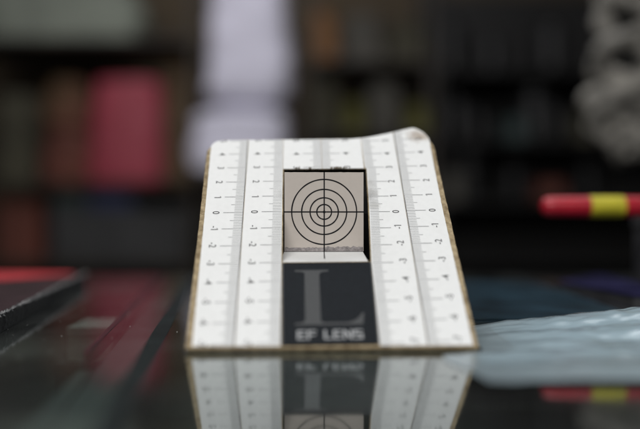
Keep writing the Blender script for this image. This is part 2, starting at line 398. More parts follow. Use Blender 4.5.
# --- ruler strips
def strip(u0, u1, s0=None, s1=None, left_edge=False, right_edge=False, base=0.0, m=None, nu=14, ns=90):
    vs, fs = [], []
    top = []
    for i in range(nu+1):
        for j in range(ns+1):
            t = i/nu; uu = u0+(u1-u0)*t
            b = (s0 if s0 is not None else bottom_s(uu, -TH)+0.10+0.02*noise.noise((uu*3, 1, 1)))
            e = (lerp_tab(TOP, uu) if s1 is None else s1)
            s = b+(e-b)*j/ns
            L = lerp_tab(PL, s)+0.015*noise.noise((s*4, 2, 2)) if left_edge else (lerp_tab(E5, s)+.012 if abs(u0-2.06) < .03 else u0)
            R = lerp_tab(PR, s)+0.015*noise.noise((s*4, 7, 2)) if right_edge else u1
            uu = L+(R-L)*t
            if s1 is None: 
                e2_ = lerp_tab(TOP, uu); s = b+(e2_-b)*j/ns
            vs.append((uu, s, base+lift(uu, s)))
    n = len(vs); vs += [(a, b, c-0.028) for a, b, c in vs]
    def id(i, j, k=0): return k*n+i*(ns+1)+j
    for i in range(nu):
        for j in range(ns):
            fs.append([id(i, j), id(i+1, j), id(i+1, j+1), id(i, j+1)]); fs.append([id(i, j, 1), id(i, j+1, 1), id(i+1, j+1, 1), id(i+1, j, 1)])
    for i in range(nu):
        for j in (0, ns): fs.append([id(i, j), id(i+1, j), id(i+1, j, 1), id(i, j, 1)])
    for j in range(ns):
        for i in (0, nu): fs.append([id(i, j), id(i, j+1), id(i, j+1, 1), id(i, j, 1)])
    return vs, fs
GAP = 0.012
def ruler(u0, u1, line_u, side, s_lo, s_hi, s0=None, s1=None, le=False, re=False, base=0.0, m='paper', joint=True, soff=0.0):
    """side -1: ticks run left from line_u, numerals read downwards; +1: ticks run right, numerals read upwards"""
    v, f = strip(u0+(0 if le else GAP), u1-(0 if re else GAP), s0, s1, le, re, base, M[m])
    st = obj('ruler_strip', v, f, M[m], chart)
    tv, tf = [], []
    def quad(ua, ub, s, w):
        k = len(tv); segs = 1
        for uu, ss in ((ua, s-w), (ub, s-w), (ub, s+w), (ua, s+w)): tv.append((uu, ss, base+lift(uu, ss)+0.007))
        tf.append([k, k+1, k+2, k+3])
    mm = int(round(s_lo*10))
    while mm/10 <= s_hi:
        s = mm/10+soff
        ln = 0.90 if mm % 10 == 0 else (0.58 if mm % 5 == 0 else 0.41)
        w = 0.0125 if mm % 10 == 0 else 0.0095
        lu = line_u if m != 'paper_scuff' else lerp_tab(E5, s)+.03
        far = lu+side*ln
        edge = lerp_tab(PL, s)+.03 if side < 0 else lerp_tab(PR, s)-.03
        quad(min(lu+side*.02, far), max(lu+side*.02, far), s, w); mm += 1
    obj('tick_marks', tv, tf, M['tick_ink'], st)
    if joint:
        lv, lf = [], []; K = 60
        for i in range(K+1):
            s = s_lo-.02+(s_hi-s_lo+.05)*i/K
            w = 0.011+0.005*noise.noise((s*1.3, line_u, 0))
            for d in (-w, w):
                uu = line_u+side*0.03+d; lv.append((uu, s, base+lift(uu, s)+0.009))
        for i in range(K): lf.append([2*i, 2*i+1, 2*i+3, 2*i+2])
        obj('border_line', lv, lf, M['ink'], st)
    nv, nf = [], []
    size = 0.44
    for k in range(math.ceil(s_lo), int(s_hi)+1):
        g, gf = text_geo(str(k)); d, _ = text_geo(str(abs(k)))
        wd = max(p[0] for p in d)-min(p[0] for p in d); x0 = min(p[0] for p in d)
        xw = 0.86
        if side < 0:    # reads downwards, last digit sits on its tick
            xe = max(p[0] for p in g); c0 = line_u-1.21
            loc = [(c0+(y-.36)*size, k+soff-((x-xe)+wd/2)*size*xw) for x, y in g]
        else:           # reads upwards, first character sits on its tick
            xs = min(p[0] for p in g); c0 = line_u+1.18
            fw = wd if k >= 0 else 0.32
            loc = [(c0-(y-.36)*size, k+soff+((x-xs)-fw/2)*size*xw) for x, y in g]
        keep = [p for p in loc if p[1] > lerp_tab(TOP, p[0])-.03 or p[1] < s_lo-.03]
        if len(keep) > len(loc)*.6: continue
        q = len(nv); nv += [(a, min(b, lerp_tab(TOP, a)-.02), base+lift(a, b)+0.008) for a, b in loc]; nf += [[i+q for i in p] for p in gf]
    obj('numerals', nv, nf, M['numeral_ink'], st)
    return st
sb = -7.02
ruler(-5.3, -3.5, -3.5, -1, sb, 5.0, le=True, base=0.0, m='paper')
ruler(-3.5, -1.78, -1.80, -1, sb, 5.0, base=0.006, m='paper', joint=False, soff=0.03)
ruler(-1.78, 0.09, 0.09, -1, 2.95, 5.0, s0=HS+.015, base=0.002, m='paper', joint=False)
ruler(0.09, 2.09, 0.09, 1, 2.95, 5.0, s0=HS+.015, base=0.004, m='paper', joint=False)
ruler(2.06, 3.75, 2.10, 1, sb-.04, 5.1, base=0.0, m='paper_scuff', joint=False, soff=-0.03)
ruler(3.75, 5.5, 3.75, 1, sb-.06, 5.6, re=True, base=0.006, m='paper_edge', soff=0.03)
# narrow paper left between hole and label

# --- vertical target flap standing in the window
Zt = 31.11
def loc_pts(P): return [tuple(to_local(p)) for p in P]
cy, sy = math.cos(yaw), math.sin(yaw)
def tp(x, z, d=0.0):     # point in the target's upright plane (x across from the axis, z above the axis, d towards the viewer)
    return (x*cy+d*sy+0.0, Zt+(x-.1)*sy-d*cy, HC+z)
fx0, fx1, fz0, fz1 = -1.585, 1.945, -1.645, 1.885
P, fs = [], []
NX = 24
edge = []
for d in (0.0, -0.05):
    for i in range(NX+1):
        x = fx0+(fx1-fx0)*i/NX
        P.append(tp(x, fz0, d)); P.append(tp(x, fz1+0.012*noise.noise((x*6, 0, 1)), d))
o2 = 2*(NX+1)
for i in range(NX):
    fs.append([2*i, 2*i+2, 2*i+3, 2*i+1]); fs.append([o2+2*i, o2+2*i+1, o2+2*i+3, o2+2*i+2])
    fs.append([2*i+1, 2*i+3, o2+2*i+3, o2+2*i+1]); fs.append([2*i, o2+2*i, o2+2*i+2, 2*i+2])
fs.append([0, 1, o2+1, o2]); fs.append([2*NX, o2+2*NX, o2+2*NX+1, 2*NX+1])
flap = obj('target_panel', loc_pts(P), fs, M['beige'], chart)
cx, cz = 0.187, 0.116
def ring(r, w=0.029, n=96, d=0.006):
    P, fs = [], []
    for i in range(n):
        a = 2*math.pi*i/n; ww = w*(1+0.18*noise.noise((math.cos(a)*4+r, math.sin(a)*4, r*9)))
        for q in (r-ww, r+ww): P.append(tp(cx+q*math.cos(a), cz+q*math.sin(a), d))
    for i in range(n):
        j = (i+1) % n; fs.append([2*i, 2*j, 2*j+1, 2*i+1])
    return obj('target_ring', loc_pts(P), fs, M['ink'], flap)
for r in (.33, .63, 1.005, 1.45): ring(r)
def bar(name, x0, x1, z0, z1, d=0.009, m='ink', par=None):
    return obj(name, loc_pts([tp(x0, z0, d), tp(x1, z0, d), tp(x1, z1, d), tp(x0, z1, d)]), [[0, 1, 2, 3]], M[m], par or flap)
bar('cross_line', fx0, fx1, cz-.027, cz+.027); bar('cross_line', cx-.028, cx+.028, fz0, fz1, 0.012)
P = [tp(cx, cz, .014)]+[tp(cx+.062*math.cos(a*math.pi/8), cz+.062*math.sin(a*math.pi/8), .014) for a in range(16)]
obj('centre_dot', loc_pts(P), [[0, 1+a, 1+(a+1) % 16] for a in range(16)], M['ink'], flap)
# jagged grey strip along the foot of the target
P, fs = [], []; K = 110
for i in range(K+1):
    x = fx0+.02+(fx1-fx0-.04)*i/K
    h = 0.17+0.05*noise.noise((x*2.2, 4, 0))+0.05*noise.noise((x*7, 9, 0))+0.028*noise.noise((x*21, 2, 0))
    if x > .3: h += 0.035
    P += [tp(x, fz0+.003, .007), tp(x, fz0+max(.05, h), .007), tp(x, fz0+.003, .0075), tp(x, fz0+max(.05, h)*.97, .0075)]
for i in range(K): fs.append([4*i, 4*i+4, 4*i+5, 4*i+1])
obj('jagged_strip', loc_pts(P), fs, M['jagged_grey'], flap)

# --- ledge running forward from the target's foot to the face of the board
yl1 = Zt-2.02
def led(x, y, z): return (x, y+(x-.1)*sy, HC+z)
P = []; fs = []; K = 20
for i in range(K+1):
    x = -1.66+(2.02+1.66)*i/K; wv = 0.02*noise.noise((x*3, 0, 5))
    w2 = -1.60+(1.92+1.60)*i/K
    P += [led(x, yl1+wv, -1.985+wv*.5), led(w2, Zt+.02, fz0-.02), led(x, yl1+wv+.01, -2.17), led(w2, Zt+.02, fz0-.14)]
for i in range(K):
    a, b = 4*i, 4*i+4
    fs += [[a, b, b+1, a+1], [a, a+2, b+2, b], [a+2, a+3, b+3, b+2], [a+1, b+1, b+3, a+3]]
fs += [[0, 1, 3, 2], [4*K, 4*K+2, 4*K+3, 4*K+1]]
fmid = []
for i in range(K): fmid += [0, 1, 1, 1]
fmid += [1, 1]
ledge = obj('window_ledge', loc_pts(P), fs, M['paper'], chart, mats=[M['paper'], M['card']], fm=fmid)
P = [led(cx-.02, yl1+.6, -1.87), led(cx+.03, yl1+.6, -1.87), led(cx+.012, Zt, fz0-.005), led(cx-.02, Zt, fz0-.005)]
obj('cross_line', loc_pts(P), [[0, 1, 2, 3]], M['ink'], ledge)

# --- black sheet added behind the window to darken the gaps round the target
P = []
def bk(u, s, n): return (u, s, n)
q = []
for (s, n) in ((3.15, -TH-.01), (0.12, -TH-.01)): q += [(-2.0, s, n), (2.3, s, n)]
for z in (-2.0,):
    for x in (-1.9, 2.35): q.append(tuple(to_local(tp(x, z, -0.42))))
vs = q+[(a, b, c-.03) for a, b, c in q]
fs = [[0, 1, 3, 2], [2, 3, 5, 4], [6, 8, 9, 7], [8, 10, 11, 9], [0, 6, 7, 1], [0, 2, 8, 6], [2, 4, 10, 8], [1, 7, 9, 3], [3, 9, 11, 5], [4, 5, 11, 10]]
obj('shade_backing', vs, fs, M['matte_black'], chart)
for u in (-1.93, 2.28):         # added black cheeks keeping the sides behind the board dark
    a = (u, 0.12, -TH-.01); b = (u, -2.9, -TH-.01); c = tuple(to_local(tp(u+.1, -2.0, -0.42)))
    w = .03 if u > 0 else -.03
    obj('shade_backing', [a, b, c]+[(p[0]+w, p[1], p[2]) for p in (a, b, c)], [[0, 1, 2], [3, 5, 4], [0, 3, 4, 1], [1, 4, 5, 2], [2, 5, 3, 0]], M['matte_black'], chart)

# --- torn fibres along the top of the window
vs, fs = [], []
for k in range(26):
    x = random.choice([random.uniform(.45, 1.25), random.uniform(.45, 1.25), random.uniform(-1.2, -.3)])
    w = random.uniform(.02, .055); h = random.uniform(.0, .06) if x > 0 else random.uniform(.0, .02)
    b = len(vs); s = HS+.02
    vs += [(x-w, s, .0), (x+w, s-.01, .005), (x+w*.8, s+.05, .03+h), (x-w*.5, s+.045, .02+h*.9), (x, s-.03, .02), (x, s+.02, .03+h*.8)]
    fs += [[b, b+1, b+2, b+3], [b, b+4, b+5, b+3], [b+4, b+1, b+2, b+5]]
o = obj('torn_fibres', vs, fs, M['fibre'], chart)

# --- black label with a large serif L and the words EF LENS
lu0, lu1 = -1.69, 1.885; ls1 = -3.0
lb0 = bottom_s(0, -TH)+.13
v, f = bevbox(lu0, lu1, lb0, ls1, -.03, .035, b=.02)
lab = obj('lens_label', v, f, M['label'], chart)
for a in ((lu0-.06, lu0-.004, lb0, ls1, -.03, .045), (lu1+.004, lu1+.05, lb0, ls1, -.03, .045)):
    v, f = bevbox(*a, b=.012); obj('label_rim', v, f, M['label_rim'], lab)
zt = .0385
def poly(name, pts, m, par, z=zt):
    return obj(name, [(a, b, z) for a, b in pts], [list(range(len(pts)))], M[m], par)
def curve_pts(p0, p1, p2, n=8):
    return [((1-t)**2*p0[0]+2*t*(1-t)*p1[0]+t*t*p2[0], (1-t)**2*p0[1]+2*t*(1-t)*p1[1]+t*t*p2[1]) for t in [i/n for i in range(n+1)]]
Lp = [(-1.24, -3.42), (.14, -3.42), (.14, -3.50)]
Lp += curve_pts((-.05, -3.52), (-.24, -3.54), (-.24, -3.74))
Lp += [(-.24, -5.80)] + curve_pts((-.24, -5.95), (-.22, -6.06), (-.05, -6.07))
Lp += [(.55, -6.07)] + curve_pts((.75, -6.07), (1.2, -6.02), (1.38, -5.62))
Lp += [(1.46, -5.62), (1.38, -6.17), (-1.24, -6.17), (-1.24, -6.09)]
Lp += curve_pts((-1.05, -6.07), (-.84, -6.06), (-.84, -5.86))
Lp += [(-.84, -3.74)] + curve_pts((-.84, -3.6), (-.86, -3.52), (-1.05, -3.51)) + [(-1.24, -3.50)]
poly('letter_l', Lp, 'label_grey', lab)
def strokes(name, segs, m, par, w):
    vs, fs = [], []
    for (a, b, c, d) in segs:
        k = len(vs); vs += [(a, b, zt), (c, b, zt), (c, d, zt), (a, d, zt)]; fs.append([k, k+1, k+2, k+3])
    return obj(name, vs, fs, M[m], par)
wy0, wy1 = -6.83, -6.41; wt = .064
def letter(ch, x, w):
    y0, y1, t = wy0, wy1, wt; ym = (y0+y1)/2; sg = []
    if ch in 'EFL': sg.append((x, y0, x+.09, y1))
    if ch in 'EF': sg += [(x+.09, y1-t, x+w, y1), (x+.09, ym-t/2, x+w*.92, ym+t/2)]
    if ch in 'EL': sg.append((x+.09, y0, x+w, y0+t))
    if ch == 'N': sg += [(x, y0, x+.09, y1), (x+w-.09, y0, x+w, y1)]
    if ch == 'S': sg += [(x, y1-t, x+w, y1), (x, ym-t/2, x+w, ym+t/2), (x, y0, x+w, y0+t), (x, ym+t/2, x+.1, y1-t), (x+w-.1, y0+t, x+w, ym-t/2)]
    o = strokes('letter_'+ch.lower(), sg, 'label_white', lab, t)
    if ch == 'N':
        obj('letter_stroke', [(x+.09, y1, zt), (x+.09, y1-.15, zt), (x+w-.09, y0, zt), (x+w-.09, y0+.15, zt)], [[0, 1, 2, 3]], M['label_white'], o)
for ch, x, w in (('E', -1.16, .34), ('F', -.77, .34), ('L', -.14, .30), ('E', .21, .32), ('N', .59, .36), ('S', 1.0, .34)): letter(ch, x, w)

# --- strut that holds the card up from behind
a = to_local((0.1-2.2, 34.6, HC+3.0)); 
top_l = (-2.4, 3.6, -TH-.015); top_r = (2.8, 3.6, -TH-.015)
g_l = tuple(to_local((-2.3, 38.6, 0.005))); g_r = tuple(to_local((2.9, 38.6, 0.005)))
def addn(p, k): return (p[0], p[1]+k[1], p[2]+k[2])
vs = [top_l, top_r, g_r, g_l]; kk = (0, .1, -.14)
vs += [addn(p, kk) for p in vs]
obj('support_strut', vs, [[0, 1, 2, 3], [4, 7, 6, 5], [0, 4, 5, 1], [1, 5, 6, 2], [2, 6, 7, 3], [3, 7, 4, 0]], M['card'], chart)

# ================================================================== THINGS ON THE GLASS
# plastic bag
def bag(t0=0.0, seed=0.0, zs=1.0, xo=0.0):
    XL = [(19.5, 6.2), (20.5, 5.6), (21.5, 5.2), (23, 4.85), (24.5, 4.35), (25.5, 4.5), (25.75, 5.2), (26.3, 6.15), (28, 6.25), (31, 6.3), (33, 6.8)]
    ridge = [(6.0, .26), (7.1, .32), (9, .42), (10.7, .66), (12.4, .80), (14, 1.02), (18, 1.3), (30, 1.5)]
    nu, nv = 150, 80; vs, fs = [], []
    x1 = 30.0
    for j in range(nv+1):
        for i in range(nu+1):
            u = i/nu; tm = t0+(.14*noise.noise((u*3.1, 4.4, seed))+.05*noise.noise((u*13, 1.4, seed)) if t0 else 0)
            t = tm+(1-tm)*j/nv
            X0 = 5.0+(x1-5.0)*u
            fy = (1.1*noise.noise((X0*.22, 8, 1))+.4*noise.noise((X0*.9, 5, 1)))*min(1, max(.25, (X0-6)/8))
            y = 21.4+fy*(1-t)**2+(32.0+.4*noise.noise((X0*.3, 3, 1))-21.2)*t
            xl = lerp_tab(XL, y)+xo; x = xl+(x1-xl)*(u**1.15)
            R = lerp_tab(ridge, x)
            prof = lerp_tab([(0, 0.06), (.06, .2), (.25, .34), (.5, .46), (.75, .72), (.88, 1.0), (.95, .85), (1, .06)], t)
            z = R*prof
            e = min(1, u*9)*min(1, .35+t*6)*min(1, (1-t)*14)
            z += e*(0.13*noise.noise((x*.35+t*2, y*.9, 1.5))+0.10*abs(noise.noise((x*.55-y*.5, y*1.3+x*.2, 4.0)))+0.05*noise.noise((x*1.6, y*2.2, 2.0)))*(.5+R)
            cr = t-(.80+.03*math.sin(x*.9)+.02*noise.noise((x*1.1, 0, 2)))          # long sharp fold
            z += .06*math.exp(-(cr/.05)**2)*min(1, max(0, (x-9)/2))*min(1, max(0, (17-x)/2))
            z += e*(.05*abs(noise.noise((x*.45+3, y*3.2+x*.3, 7.0)))+.025*abs(noise.noise((x*1.1, y*6+x*.5, 2.0))))
            cr = t-(.62-.02*x+.05*noise.noise((x*.5, 6, 2))+.2)
            z += .05*math.exp(-(cr/.04)**2)
            vs.append((x, y, max(.02+.0*t, z+.03)*(0.25+0.75*min(1, u*7))*zs))
    n = len(vs)
    for j in range(nv):
        for i in range(nu):
            a = j*(nu+1)+i; fs.append([a, a+1, a+nu+2, a+nu+1])
    return vs, fs
v, f = bag()
pbag = empty('plastic_bag', (0, 0, 0)); obj('upper_film', v, f, M['film'], pbag, smooth=True)
v, f = bag(.24, 3.0, .72, 1.3); obj('folded_film', v, f, M['film'], pbag, smooth=True)
v, f = bag(.46, 9.0, .45, 2.6); obj('folded_film', v, f, M['film'], pbag, smooth=True)
tag(pbag, 'crumpled milky blue plastic bag lying on the glass right of the ruler card', 'plastic bag')

# red marker, reaching in from a charcoal box beyond the frame
k = at(541, 206.5, 43.5)
mk = empty('marker_pen', (k[0], 43.5, k[2]), math.radians(-1.0)); tag(mk, 'red marker pen with a yellow band sticking in from the right', 'marker')
v, f = lathe([(.02, 0), (.26, .02), (.44, .1), (.56, .28), (.62, .55), (.64, 2.95)], 28, 'x'); obj('cap', v, f, M['pen_red'], mk, smooth=False)
v, f = lathe([(.655, 2.97), (.665, 3.0), (.665, 5.02), (.655, 5.05)], 28, 'x'); yb_ = obj('yellow_band', v, f, M['pen_yellow'], mk)
vs, fs = [], []
for r in range(3):
    for c in range(5):
        a0 = math.radians(190+r*16); xx = 3.5+c*.26; b = len(vs)
        for dx, da in ((0, 0), (.13, 0), (.13, .09), (0, .09)): vs.append((xx+dx, .669*math.cos(a0+da), .669*math.sin(a0+da)))
        fs.append([b, b+1, b+2, b+3])
obj('printed_marks', vs, fs, M['ink'], yb_)
v, f = lathe([(.64, 5.07), (.64, 15.2), (.56, 15.6), (.50, 15.7)], 28, 'x'); obj('barrel', v, f, M['pen_red'], mk)
cb = empty('charcoal_carton', (26.0, 44.0, 0)); tag(cb, 'charcoal carton holding up the end of the red marker', 'box')
hb = k[2]-.50
box('carton_body', M['dark_box'], cb, -4.6, 4.6, -3, 3.6, 0, hb-.9, b=.08); box('carton_lid', M['dark_box'], cb, -4.7, 4.7, -3.1, 3.7, hb-.88, hb-.16, b=.08)

# navy booklet wedge
def slab(name, m, foot, z0, z1, parent=None, m2=None):
    n = len(foot); vs = [(a, b, z0) for a, b in foot]+[(a, b, z1) for a, b in foot]
    fs = [list(range(n))[::-1], [n+i for i in range(n)]]+[[i, (i+1) % n, n+(i+1) % n, n+i] for i in range(n)]
    return obj(name, vs, fs, m, parent)
nb = empty('navy_booklet', (18, 42, 0)); tag(nb, 'dark navy booklet lying flat on the glass behind the plastic bag', 'booklet')
ft = [(15.9-18, 46.5-42), (17.2-18, 38.2-42), (20.9-18, 37.4-42), (20.9-18, 52-42)]
slab('pages', M['dark_box'], [(a*.985, b*.985) for a, b in ft], .03, .62, nb)
slab('back_cover', M['navy'], ft, 0.003, .03, nb); slab('front_cover', M['navy'], ft, .62, .72, nb)
# put in for the bluish area of the counter: dark blue folder
bf = empty('blue_panel', (11, 45, 0)); tag(bf, 'dark teal blue folder lying flat behind the ruler card', 'panel')
ft = [(-4.4, -11.6), (4.7, -11.3), (5.0, 7.0), (-6.6, 8.0)]
slab('back_cover', M['blue_panel'], ft, .003, .06, bf); slab('inner_layer', M['pale_box'], [(a*.96, b*.95) for a, b in ft], .065, .10, bf)
slab('front_cover', M['blue_panel'], [(a*.99, b*.99) for a, b in ft], .105, .17, bf)

# black pad with frayed edge, red sheet on it
pd = empty('rubber_pad', (-16, 40, 0)); tag(pd, 'thick black rubber pad with frayed grey edge at the left', 'pad')
A, B = (-13.3, 26.5), (-17.3, 51.5)
def pe(t, off=0.0):
    return (A[0]+(B[0]-A[0])*t+off, A[1]+(B[1]-A[1])*t)
vs, fs = [], []; K = 90
for i in range(K+1):
    t = i/K; x, y = pe(t); h = .82
    j = 0.05*noise.noise((t*40, 1, 0))
    vs += [(x+16+j, y-40, .01), (x+16+.03+j+.14*noise.noise((t*70, 3, 0)), y-40, .4), (x+16+j*.7, y-40, h-.03), (-45+16, y-40-4, h-.03), (-45+16, y-40-4, .01)]
for i in range(K):
    for q in range(5):
        r = (q+1) % 5; fs.append([5*i+q, 5*i+r, 5*i+5+r, 5*i+5+q])
fs += [[0, 1, 2, 3, 4], [5*K+4, 5*K+3, 5*K+2, 5*K+1, 5*K]]
obj('pad_body', vs, fs, M['pad'], pd)
vs, fs = [], []
for i in range(K+1):
    t = i/K; x, y = pe(t)
    vs += [(x+16-.1+.05*noise.noise((t*50, 6, 0)), y-40, .80), (-45+16, y-44, .80), (x+16-.1+.05*noise.noise((t*50, 6, 0)), y-40, .835), (-45+16, y-44, .835)]
for i in range(K):
    a, b = 4*i, 4*i+4; fs += [[a+2, b+2, b+3, a+3], [a, a+2, b+2, b]]
cov = obj('pad_cover', vs, fs, M['pad_top'], pd)
vs, fs = [], []
for i in range(1300):       # frayed threads along the rim
    t = random.random(); x, y = pe(t); b = len(vs); l = random.uniform(.05, .26); an = random.uniform(-1.2, 1.2)
    p = Vector((x+16-.06+random.uniform(-.06, .05), y-40, .80+random.uniform(-.03, .05)))
    d = Vector((random.uniform(.05, .7)*l, math.sin(an)*l*1.5, random.uniform(-.5, .5)*l)); w = random.uniform(.018, .045)
    vs += [tuple(p+Vector((0, 0, w))), tuple(p-Vector((0, w, w))), tuple(p+d), tuple(p+d*.5+Vector((0, w, w*1.5)))]
    fs += [[b, b+1, b+2], [b, b+2, b+3], [b, b+3, b+1], [b+1, b+3, b+2]]
fo = obj('frayed_threads', vs, fs, M['pad_fray'], pd); fo['kind'] = 'stuff'
rs = slab('red_sheet', M['red_sheet'], [(-40, 45.6), (-20.6, 45.9), (-17.7, 50.4), (-18.4, 51.3), (-42, 53)], .84, .90)
tag(rs, 'bright red sheet lying on the black pad at the far left', 'sheet')

# small pale box in the tray under the glass
cbx = empty('charcoal_carton', (-11.9, 38.5, -5.0)); tag(cbx, 'small charcoal box in the tray under the pale box', 'box')
box('carton_body', M['dark_box'], cbx, -1.6, 1.6, -3, 3, .01, 1.9, b=.04); box('carton_lid', M['dark_box'], cbx, -1.65, 1.65, -3.05, 3.05, 1.92, 2.55, b=.04)
pb = empty('pale_carton', (-11.9, 36.0, -2.44)); tag(pb, 'small pale grey box inside the tray under the glass', 'box')
box('carton_body', M['pale_box'], pb, -1.15, 1.15, 0, 3, .01, 1.3, b=.04); box('carton_lid', M['pale_box'], pb, -1.2, 1.2, -.05, 3.05, 1.32, 1.77, b=.04)

# dust on the glass
vs, fs = [], []
for i in range(300):
    y = random.uniform(19, 52); x = random.uniform(-17, 4)*y/31 if random.random() < .8 else random.uniform(4, 14)
    r = random.uniform(.006, .024); b = len(vs); z = .006
    for a in range(5): vs.append((x+r*math.cos(a*1.256)*random.uniform(.5, 1.4), y+r*math.sin(a*1.256), z+random.uniform(0, .015)))
    vs.append((x, y, z+r)); fs += [[b+a, b+(a+1) % 5, b+5] for a in range(5)]
o = obj('dust_specks', vs, fs, M['dust']); tag(o, 'pale dust specks scattered over the counter glass', 'dust', kind='stuff')

# ================================================================== THE BLURRED SHOP BEHIND
def carton(name, m, x0, x1, y0, y1, z0, z1, label, m2=None, group=None, lid=0.16):
    e = empty(name, ((x0+x1)/2, (y0+y1)/2, z0)); w, d, h = (x1-x0)/2, (y1-y0)/2, z1-z0
    lh = h*lid; b = min(.3, h*.08)
    box('carton_body', M[m], e, -w*.985, w*.985, -d*.985, d*.985, .02, h-lh-.05, b=b)
    box('carton_lid', M[m2 or m], e, -w, w, -d, d, h-lh, h, b=b)
    tag(e, label, 'box', group); return e
def shelf_unit(name, x0, x1, y0, y1, levels, label, top):
    e = empty(name, ((x0+x1)/2, (y0+y1)/2, -100)); w, d = (x1-x0)/2, (y1-y0)/2
    for s in (-1, 1):
        for q in (-1, 1): box('upright', M['shelf'], e, s*(w-1)-1, s*(w-1)+1, q*(d-1)-1, q*(d-1)+1, 0.02, top+100, b=.2)
    for z in levels: box('shelf_board', M['shelf'], e, -w+2.05, w-2.05, -d, d, z+100-1.6, z+100-.02, b=.2)
    tag(e, label, 'shelf'); return e
Z = 222
def X(px, Z=Z): return (px-320)*Z/697
def H(py, Z=Z): return HC+(214.5-py)*Z/697
def soft_bag(name, m, outline, Z, depth, label, seed=0, cat='bag', amp=0.05, rnd=24, foot=.90):
    """stuffed bag: outline = (height px, left px, right px) rows from the bottom up, seen at depth Z; rounded all round, creased"""
    rows = [(H(a, Z), X(b, Z), X(c, Z)) for a, b, c in outline]
    z0, zt_ = rows[0][0], rows[-1][0]; xm = (rows[0][1]+rows[0][2])/2; ym = Z+depth/2
    vs, fs = [], []; n = 40; K = 26
    for k in range(K+1):
        t = k/K; z = z0+(zt_-z0)*t
        l = lerp_tab([(q[0], q[1]) for q in rows], z); rr = lerp_tab([(q[0], q[2]) for q in rows], z)
        sh = min(1, foot+t*3)*min(1, (max(0, 1-t)*rnd+.03))**.4
        cx_, w = (l+rr)/2, (rr-l)/2*sh; d = depth/2*sh
        for i in range(n):
            a = 2*math.pi*i/n; ca, sa = math.cos(a), math.sin(a); e = .55
            px_ = math.copysign(abs(ca)**e, ca); py_ = math.copysign(abs(sa)**e, sa)
            f_ = 1+amp*2*noise.noise((px_*1.6+seed, py_*1.6, t*4))+amp*noise.noise((px_*5+seed, py_*5, t*11))-amp*1.2*abs(noise.noise((px_*2.5+seed*2, py_*2.5+t*3, t*6)))
            vs.append((cx_+w*px_*f_-xm, ym+d*py_*f_-ym, z-z0))
    for k in range(K):
        for i in range(n):
            q = (i+1) % n; fs.append([k*n+i, k*n+q, (k+1)*n+q, (k+1)*n+i])
    fs.append(list(range(n))); fs.append([K*n+i for i in range(n)])
    o = obj(name, vs, fs, M[m], smooth=True); o.location = (xm*CM, ym*CM, (z0+.03)*CM)
    tag(o, label, cat); return o
shelf_unit('display_shelf', -135, -38.5, 218, 252, [-20, H(262), H(184), H(40)], 'brown shelf unit with coloured goods behind the counter on the left', 85)
soft_bag('rose_bag', 'rose', [(184, 82, 160), (150, 84, 161), (110, 87, 160), (75, 93, 157)], 222, 18, 'upright rose red bag on the left background shelf', 1, amp=.03)
soft_bag('brown_bag', 'brown', [(184, 158, 193), (120, 160, 193), (55, 163, 188)], 226, 16, 'tall brown paper bag right of the rose red bag', 3)
soft_bag('rust_bag', 'rust', [(184, 34, 86), (155, 36, 88), (128, 44, 84)], 221, 18, 'low rust coloured bag left of the rose red bag', 5)
soft_bag('ochre_bag', 'ochre', [(128.5, 40, 84), (105, 38, 86), (78, 48, 80)], 222, 15, 'ochre patterned bag piled on the rust bag', 8)
soft_bag('olive_bag', 'drab', [(184, -12, 32), (120, -10, 33), (90, -4, 28)], 222, 18, 'drab olive bag at the far left of the shelf', 12)
carton('charcoal_carton', 'char', X(50), X(188), 222, 246, H(262), H(208), 'wide charcoal carton on the shelf under the rose red bag')
carton('maroon_box', 'rust', X(-5), X(40), 222, 246, H(262), H(200), 'maroon box left of the wide charcoal carton')
carton('cobalt_box', 'cobalt', X(88), X(131), 222, 240, H(208), H(192), 'flat cobalt blue box lying on the wide charcoal carton')
carton('teal_box', 'teal', X(52), X(86), 222, 240, H(208), H(194), 'flat dull teal box beside the cobalt box')
soft_bag('sage_bag', 'sage', [(40, -40, 134), (15, -40, 140), (-35, -30, 120)], 222, 26, 'large pale sage bag at the top left of the background', 21, amp=.03)
# middle rack with two white bags piled on it
Z2 = 198
shelf_unit('middle_rack', -37.5, -6, 199, 227, [H(171, Z2)], 'narrow brown rack holding two white bags', 8)
soft_bag('white_bag', 'white_box', [(171, 188, 284), (150, 186, 286), (118, 189, 285), (104, 194, 284)], Z2, 22, 'lower white bag just above the top edge of the ruler card', 31, amp=.035, rnd=8)
soft_bag('white_bag', 'white_box', [(103.2, 206, 284), (90, 199, 292), (60, 203, 291), (10, 206, 286), (-20, 206, 286)], Z2, 20, 'upper white bag piled on the lower white bag', 37, amp=.045, foot=.72)
# centre shelf: dim brown and olive goods
Z3 = 235
def X3(p): return X(p, Z3)
def H3(p): return H(p, Z3)
shelf_unit('centre_shelf', -4.5, X3(432), 230, 262, [H3(262), H3(200), H3(134), H3(62)], 'brown shelf unit with dim bags behind the card', 90)
soft_bag('orange_bag', 'orange', [(62, 308, 338), (40, 307, 339), (8, 311, 333)], 231, 16, 'dull orange bag beside the upper white bag', 41)
soft_bag('grey_bag', 'grey_box', [(62, 342, 384), (40, 340, 386), (12, 346, 380)], 231, 18, 'dim grey bag right of the dull orange bag', 43)
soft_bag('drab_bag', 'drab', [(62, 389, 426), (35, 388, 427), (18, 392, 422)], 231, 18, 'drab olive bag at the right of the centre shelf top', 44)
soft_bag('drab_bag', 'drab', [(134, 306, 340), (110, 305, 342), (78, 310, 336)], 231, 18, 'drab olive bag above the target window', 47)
soft_bag('olive_bag', 'olive', [(134, 344, 364), (115, 343, 366), (100, 347, 361)], 231, 12, 'small olive yellow bag among the centre shelf bags', 48)
